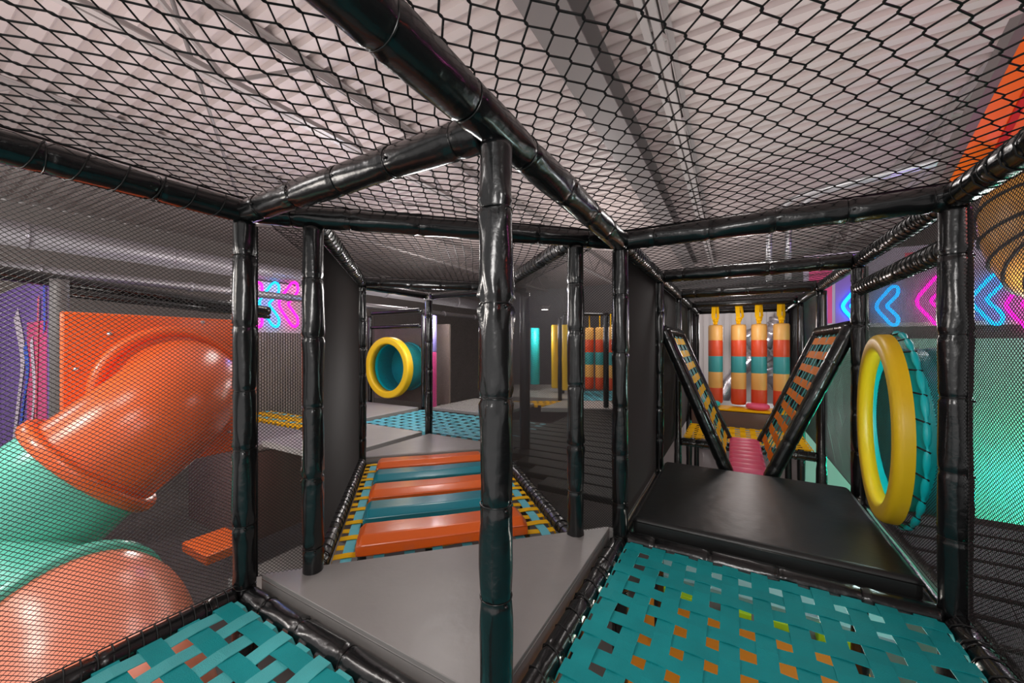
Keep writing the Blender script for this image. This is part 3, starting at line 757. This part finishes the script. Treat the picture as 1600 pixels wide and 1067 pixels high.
path3 = spline([path2[-1]-d2*.02, path2[-1]+d2*.15, (-1.78, 1.60, -.52), (-1.45, 1.28, -.64), (-1.3, .85, -.85)], 10)
hollow('lower_section', path3, .40, PLS)
# platform behind slide, mural board and frame on far left
post('grey metal post in front of the purple mural at the far left', xy(at(93, 600, 2.75)), near=False, z1=1.47, r=.05, m=mat('grey sleeve', (88, 84, 84), .5))
beam('black tube above the orange slide panel', at(-40, 420, 2.6), at(420, 486, 4.3), near=False, r=.05)
beam('lower black tube just above the orange slide panel', at(80, 455, 2.8), at(420, 494, 4.4), near=False, r=.03)
pillar('short black stub post above the orange slide panel', Vector((-2.33, 3.36, 1.15)), .14, .03, [(1, VIN)], 'post')
root = thing('mural_board', 'tall purple and pink painted mural board with white swooshes at far left', 'mural', (-4.2, 2.7, FLOOR))
m1 = Vector((-3.72, 3.1, 0)); m0 = m1-V*2.6
dm = (m1-m0).normalized(); nm = Vector((dm.y, -dm.x, 0))
MB().bar(m0+ZA*.05, m1+ZA*.05, .04, 3.0).build('board', mat('purple paint', (120, 84, 170), .5, var=.15, vscale=2), root, smooth=False)
MUR = [mat('pink paint', (220, 70, 130), .5), mat('pale paint', (222, 205, 224), .5), mat('blue paint', (50, 90, 215), .5), mat('rose paint', (232, 96, 120), .5)]
Lm = (m1-m0).length
def swoosh(p, off, w, m, nm_='swoosh'):
    b = MB(); n = 24; k = len(b.v)
    pts = spline([m0+dm*(a*Lm)+ZA*z+nm*(.0215+off) for a, z in p], 8)
    b.strip(pts, Vector((dm.x, dm.y, .6)), w, .002); b.build(nm_, m, root, smooth=False)
MB().obox(m0+dm*(Lm*.72)+nm*.021+ZA*-.6, dm*(Lm*.26), nm*.004, ZA*1.8).build('pink_stripe', MUR[0], root, smooth=False)
swoosh([(.55, 1.3), (.66, .9), (.6, .5), (.5, .0)], .006, .2, MUR[1]); swoosh([(.70, 1.0), (.74, .75), (.66, .4), (.6, 0)], .008, .13, MUR[2])
swoosh([(.80, 1.05), (.84, .6), (.78, .2), (.7, -.2)], .01, .1, MUR[1]); swoosh([(.9, 1.4), (.88, .9), (.86, .4), (.82, -.2)], .012, .06, MUR[3])
swoosh([(.97, 1.52), (.975, 1.2), (.97, 1.1)], .012, .05, MUR[2])

def on_u(px, v):  # point of the plane v=const seen at px
    w = v-.516; Z = 690*w/(px-1145); X = .5774*Z+1.1547*w; return Vector((X, Z, 0))
# board with neon chevrons at left (through the narrow net)
w0, w1 = on_u(362, -5.9), on_u(520, -5.9)
pm = (w1-w0).normalized(); pnn = Vector((pm.y, -pm.x, 0))
root = thing('neon_backboard', 'pale board behind the left neon chevrons, ribbed below', 'backboard', w0)
b = MB().bar(w0+ZA*1.6, w1+ZA*1.6, .05, .8); b.build('upper_board', mat('pale board', (205, 198, 194), .5), root, smooth=False)
b = MB(); nrib = 40; Lw = (w1-w0).length
for k in range(nrib): b.obox(w0+pm*(Lw*k/nrib)+ZA*FLOOR-pnn*.02, pm*(Lw/nrib*.6), pnn*.04, ZA*(1.2-FLOOR))
b.bar(w0+ZA*((1.2+FLOOR)/2)-pnn*.02, w1+ZA*((1.2+FLOOR)/2)-pnn*.02, .02, 1.2-FLOOR)
b.build('ribbed_board', BEIGE, root, smooth=False)
NPK = mat('magenta neon', (255, 20, 190), .3, emit=2.4); NBL = mat('blue neon', (10, 170, 255), .3, emit=2.6)
def chevron(label, c, ax, h, m, grp, r=.013, flip=1):
    ax = Vector(ax).normalized(); w = h*.40; P = []
    def a2(x, z): return c+ax*(x*flip)+ZA*z
    t = h*.20
    # outline of a chevron pointing to -ax
    out = [(-w*.5, 0), (-w*.05, h*.33), (w*.22, h*.47), (w*.46, h*.46), (w*.5, h*.30), (w*.22, h*.13), (-w*.0, 0), (w*.22, -h*.13), (w*.5, -h*.30), (w*.46, -h*.46), (w*.22, -h*.47), (-w*.05, -h*.33)]
    pts = [a2(*p) for p in out]; n = len(pts); sm = []
    for i in range(n):
        p0, p1, p2, p3 = pts[i-1], pts[i], pts[(i+1) % n], pts[(i+2) % n]
        for k in range(5):
            s = k/5; sm.append(.5*((2*p1)+(p2-p0)*s+(2*p0-5*p1+4*p2-p3)*s*s+(3*p1-p0-3*p2+p3)*s**3))
    return tag(MB().tube(sm, r, 8, closed=True).build('neon_chevron', m), label, 'neon sign', grp)
for px, m, lb in ((394, NPK, 'left pink neon chevron, half hidden behind the left post'), (421, NBL, 'blue neon chevron between the two left posts'), (451, NPK, 'right pink neon chevron beside the second left post')):
    c = on_u(px, -5.8); c.z = EYE+(539-475)/598*c.y; chevron(lb, c, U, 72/598*c.y, m, 'neon chevrons at left', r=.021)
# board wall behind the right net: neon above, green lit below
a0 = Vector((4.45, 4.2, 0)); bl, br = a0-V*1.0, a0+V*2.6
root = thing('neon_backboard', 'long board behind the right net, lilac above, pale teal below', 'backboard', bl)
MB().obox(bl+ZA*1.24, br-bl, U*.05, ZA*.85).build('upper_board', mat('lilac board', (176, 166, 186), .5, var=.08), root, smooth=False)
MB().obox(bl+ZA*1.205-U*.03, br-bl, U*.08, ZA*.045).build('white_rail', WHITE, root, smooth=False)
MB().obox(bl+ZA*1.07, br-bl, U*.05, ZA*.135).build('grey_band', GREYP, root, smooth=False)
MB().obox(bl+ZA*-.8, br-bl, U*.05, ZA*1.87).build('lower_board', mat('teal board paint', (165, 215, 200), .45), root, smooth=False)
MB().obox(bl+V*.05+ZA*1.26-U*.004, V*.22, U*.004, ZA*.8).build('pink_stripe', MUR[0], root, smooth=False)
MB().obox(bl+V*.30+ZA*1.26-U*.004, V*.2, U*.004, ZA*.8).build('violet_stripe', mat('violet paint', (130, 100, 190), .5), root, smooth=False)
MB().obox(bl+V*.9+ZA*1.9-U*.004, V*.5, U*.004, ZA*.12).build('rose_stripe', MUR[3], root, smooth=False)
def on_board(px, off=.05):
    k = (px-800)/598; q = a0-U*off; t = (k*q.y-q.x)/(V.x-k*V.y); return q+V*t
for (px, py, hh, m, lb) in ((1330, 478, 50, NBL, 'small blue neon chevron at right, seen between the far posts'), (1386, 478, 62, NBL, 'blue neon chevron at right, just above the yellow ring'),
                            (1455, 470, 80, NPK, 'pink neon chevron at right, above and behind the yellow ring'), (1542, 468, 80, NBL, 'large blue neon chevron right of the right front post'), (1598, 476, 84, NPK, 'pink neon chevron at the right edge of the view')):
    c = on_board(px); c.z = EYE+(539-py)/598*c.y; chevron(lb, c, V, hh/598*c.y, m, 'neon chevrons at right', r=.017)
# black slat deck outside right wall
root = thing('black_ladder_deck', 'black padded ladder deck outside the right net wall, below the teal board', 'deck', g(0, S+.1, -.1))
for k in range(17):
    MB().bar(g(-.6+.19*k, S+.1, -.08), g(-.6+.19*k, S+1.6, -.08), .165, .04)  .build('black_slat', SLATM, root, bevel=.012)
# brown net tube + orange canopy at upper right
BRN = mat('amber plastic', (196, 140, 62), .4, .1, 10)
root = thing('ribbed_tunnel', 'amber ribbed round tunnel behind the net at the upper right edge', 'tunnel', at(1640, 460, 2.2))
tp = spline([at(1690, 245, 2.35), at(1660, 325, 2.3), at(1690, 385, 2.2), at(1770, 410, 2.0)], 8)
MB().tube(tp, .33, 28).build('tunnel_skin', BRN, root)
for i in range(2, len(tp)-1, 3):
    d = (tp[i+1]-tp[i-1]).normalized(); MB().lathe([(.332, -.012), (.345, 0), (.332, .012)], tp[i], d, 28).build('rib_hoop', CORD, root)
root = thing('slide_canopy', 'orange slanted canopy panel with dark stripes above the net at upper right', 'canopy', at(1500, 290, 2.6))
q = [at(1466, 306, 2.6), at(1612, 20, 2.3), at(1700, 20, 2.3), at(1700, 260, 2.5)]
def slab(q, th, m, nm_):
    n_ = (q[1]-q[0]).cross(q[2]-q[0]).normalized()
    if n_.y > 0: n_ = -n_
    b = MB(); k = len(q); b.v = list(q)+[p-n_*th for p in q]; b.f = [tuple(range(k)), tuple(range(k, 2*k))[::-1]]+[(i, i+k, (i+1) % k+k, (i+1) % k) for i in range(k)]
    return b.build(nm_, m, root, smooth=False), n_
_, nn = slab(q, .06, mat('orange board', (235, 110, 30), .35), 'panel')
def inter(a, b, t): return a+(b-a)*t
slab([inter(q[0], q[1], 0)+nn*.004-Vector((.05, 0, 0)), inter(q[0], q[1], 1)+nn*.004-Vector((.05, 0, 0)), q[1]+nn*.004+Vector((.02, 0, 0)), q[0]+nn*.004+Vector((.02, 0, 0))], .07, STEELD, 'grey_edging')
for t in (.25, .5):
    a = inter(q[0], q[3], t); b_ = inter(q[1], q[2], t+.3); dx = Vector((.05, 0, 0)); slab([a+nn*.006, b_+nn*.006, b_+dx+nn*.006, a+dx+nn*.006], .01, mat('deep red paint', (190, 38, 24), .4), 'red_stripe')

# left platform seen between the two left posts
mat_pad('grey mat with brown front on the platform behind the orange slide', [g(1.1, -4.8), g(1.85, -4.8), g(1.85, -3.6), g(1.1, -3.6)], -.06, .0, GREY, .01)
root = thing('platform_skirt', 'dark brown skirt board under the platform behind the slide', 'skirt', g(1.1, -3.65, -.9))
MB().obox(g(1.1, -3.6, -.95), U*.75, -V*.04, ZA*.87).build('panel', BROWN, root, smooth=False)
MB().obox(g(1.1, -4.8, -.95), V*1.2, U*.04, ZA*.87).build('end_panel', BROWN, root, smooth=False)
woven('yellow woven deck behind the grey mat, seen through the left neon net', g(1.9, -5.6, 0), U, V, .5, 1.6, [YEL], matb=[YEL, LBLUE], sag=.02)
mat_pad('grey mat low on the floor seen between the two left posts', [g(.75, -3.1), g(1.6, -3.1), g(1.6, -2.25), g(.75, -2.25)], -1.0, -.93, GREY, .01)
mat_pad('small orange wedge mat on the floor beside the tube slide', [g(.62, -3.6), g(.95, -3.6), g(.95, -3.15), g(.62, -3.15)], -.78, -.70, ORG, .01)

# under deck level
mat_pad('big orange mat on the level below, seen through the right teal deck', [g(1.0, -.2), g(3.1, -.2), g(3.1, 1.4), g(1.0, 1.4)], FLOOR, FLOOR+.1, mat('bright orange vinyl', (235, 140, 30), .5), .01)
LIME = mat('lime vinyl', (190, 235, 40), .5)
for k in range(5):
    mat_pad('lime foam bar on the lower level, %s of five beyond orange mat' % ('leftmost', 'second from left', 'middle', 'fourth from left', 'rightmost')[k], [g(3.2+.02*k, -.3+.36*k), g(3.36+.02*k, -.3+.36*k), g(3.36+.02*k, -.06+.36*k), g(3.2+.02*k, -.06+.36*k)], FLOOR, FLOOR+.12, LIME, .01, name='foam_bar')
mat_pad('pale blue mat on the lower level behind the lime foam bars', [g(3.6, -.3), g(4.3, -.3), g(4.3, 1.8), g(3.6, 1.8)], FLOOR, FLOOR+.06, mat('pale blue vinyl', (170, 215, 225), .5), .01)

# silver foil ducts behind the bags
for k, (pts, lb) in enumerate((([at(1100, 700, 9.5), at(1140, 600, 9.2), at(1195, 540, 9), at(1215, 500, 9)], 'left crumpled silver foil duct curving up behind the hanging bags'),
                               ([at(1165, 520, 8.6), at(1195, 560, 8.6), at(1215, 600, 8.6), at(1260, 640, 8.8)], 'right crumpled silver foil duct curving down behind the hanging bags'))):
    sp = spline(pts, 14)
    tag(MB().tube(sp, [.17+.02*math.sin(i*2.3) for i in range(len(sp))], 20).build('foil_duct', mat('foil', (215, 212, 218), .22, 1, 7, metal=.9)), lb, 'duct')
wf0, wf1 = g(10.6, -1.6), g(10.6, 3.2)
root = thing('ribbed_screen', 'pale ribbed screen wall far behind the hanging bags', 'screen', wf0)
b = MB(); dl = (wf1-wf0); L = dl.length; dl.normalize()
for k in range(30): b.obox(wf0+dl*(L*k/30)+ZA*FLOOR, dl*(L/30*.7), U*.05, ZA*3.4)
b.bar(wf0+U*.06+ZA*.15, wf1+U*.06+ZA*.15, .04, 3.4)
b.build('ribs', WHITE, root, smooth=False)
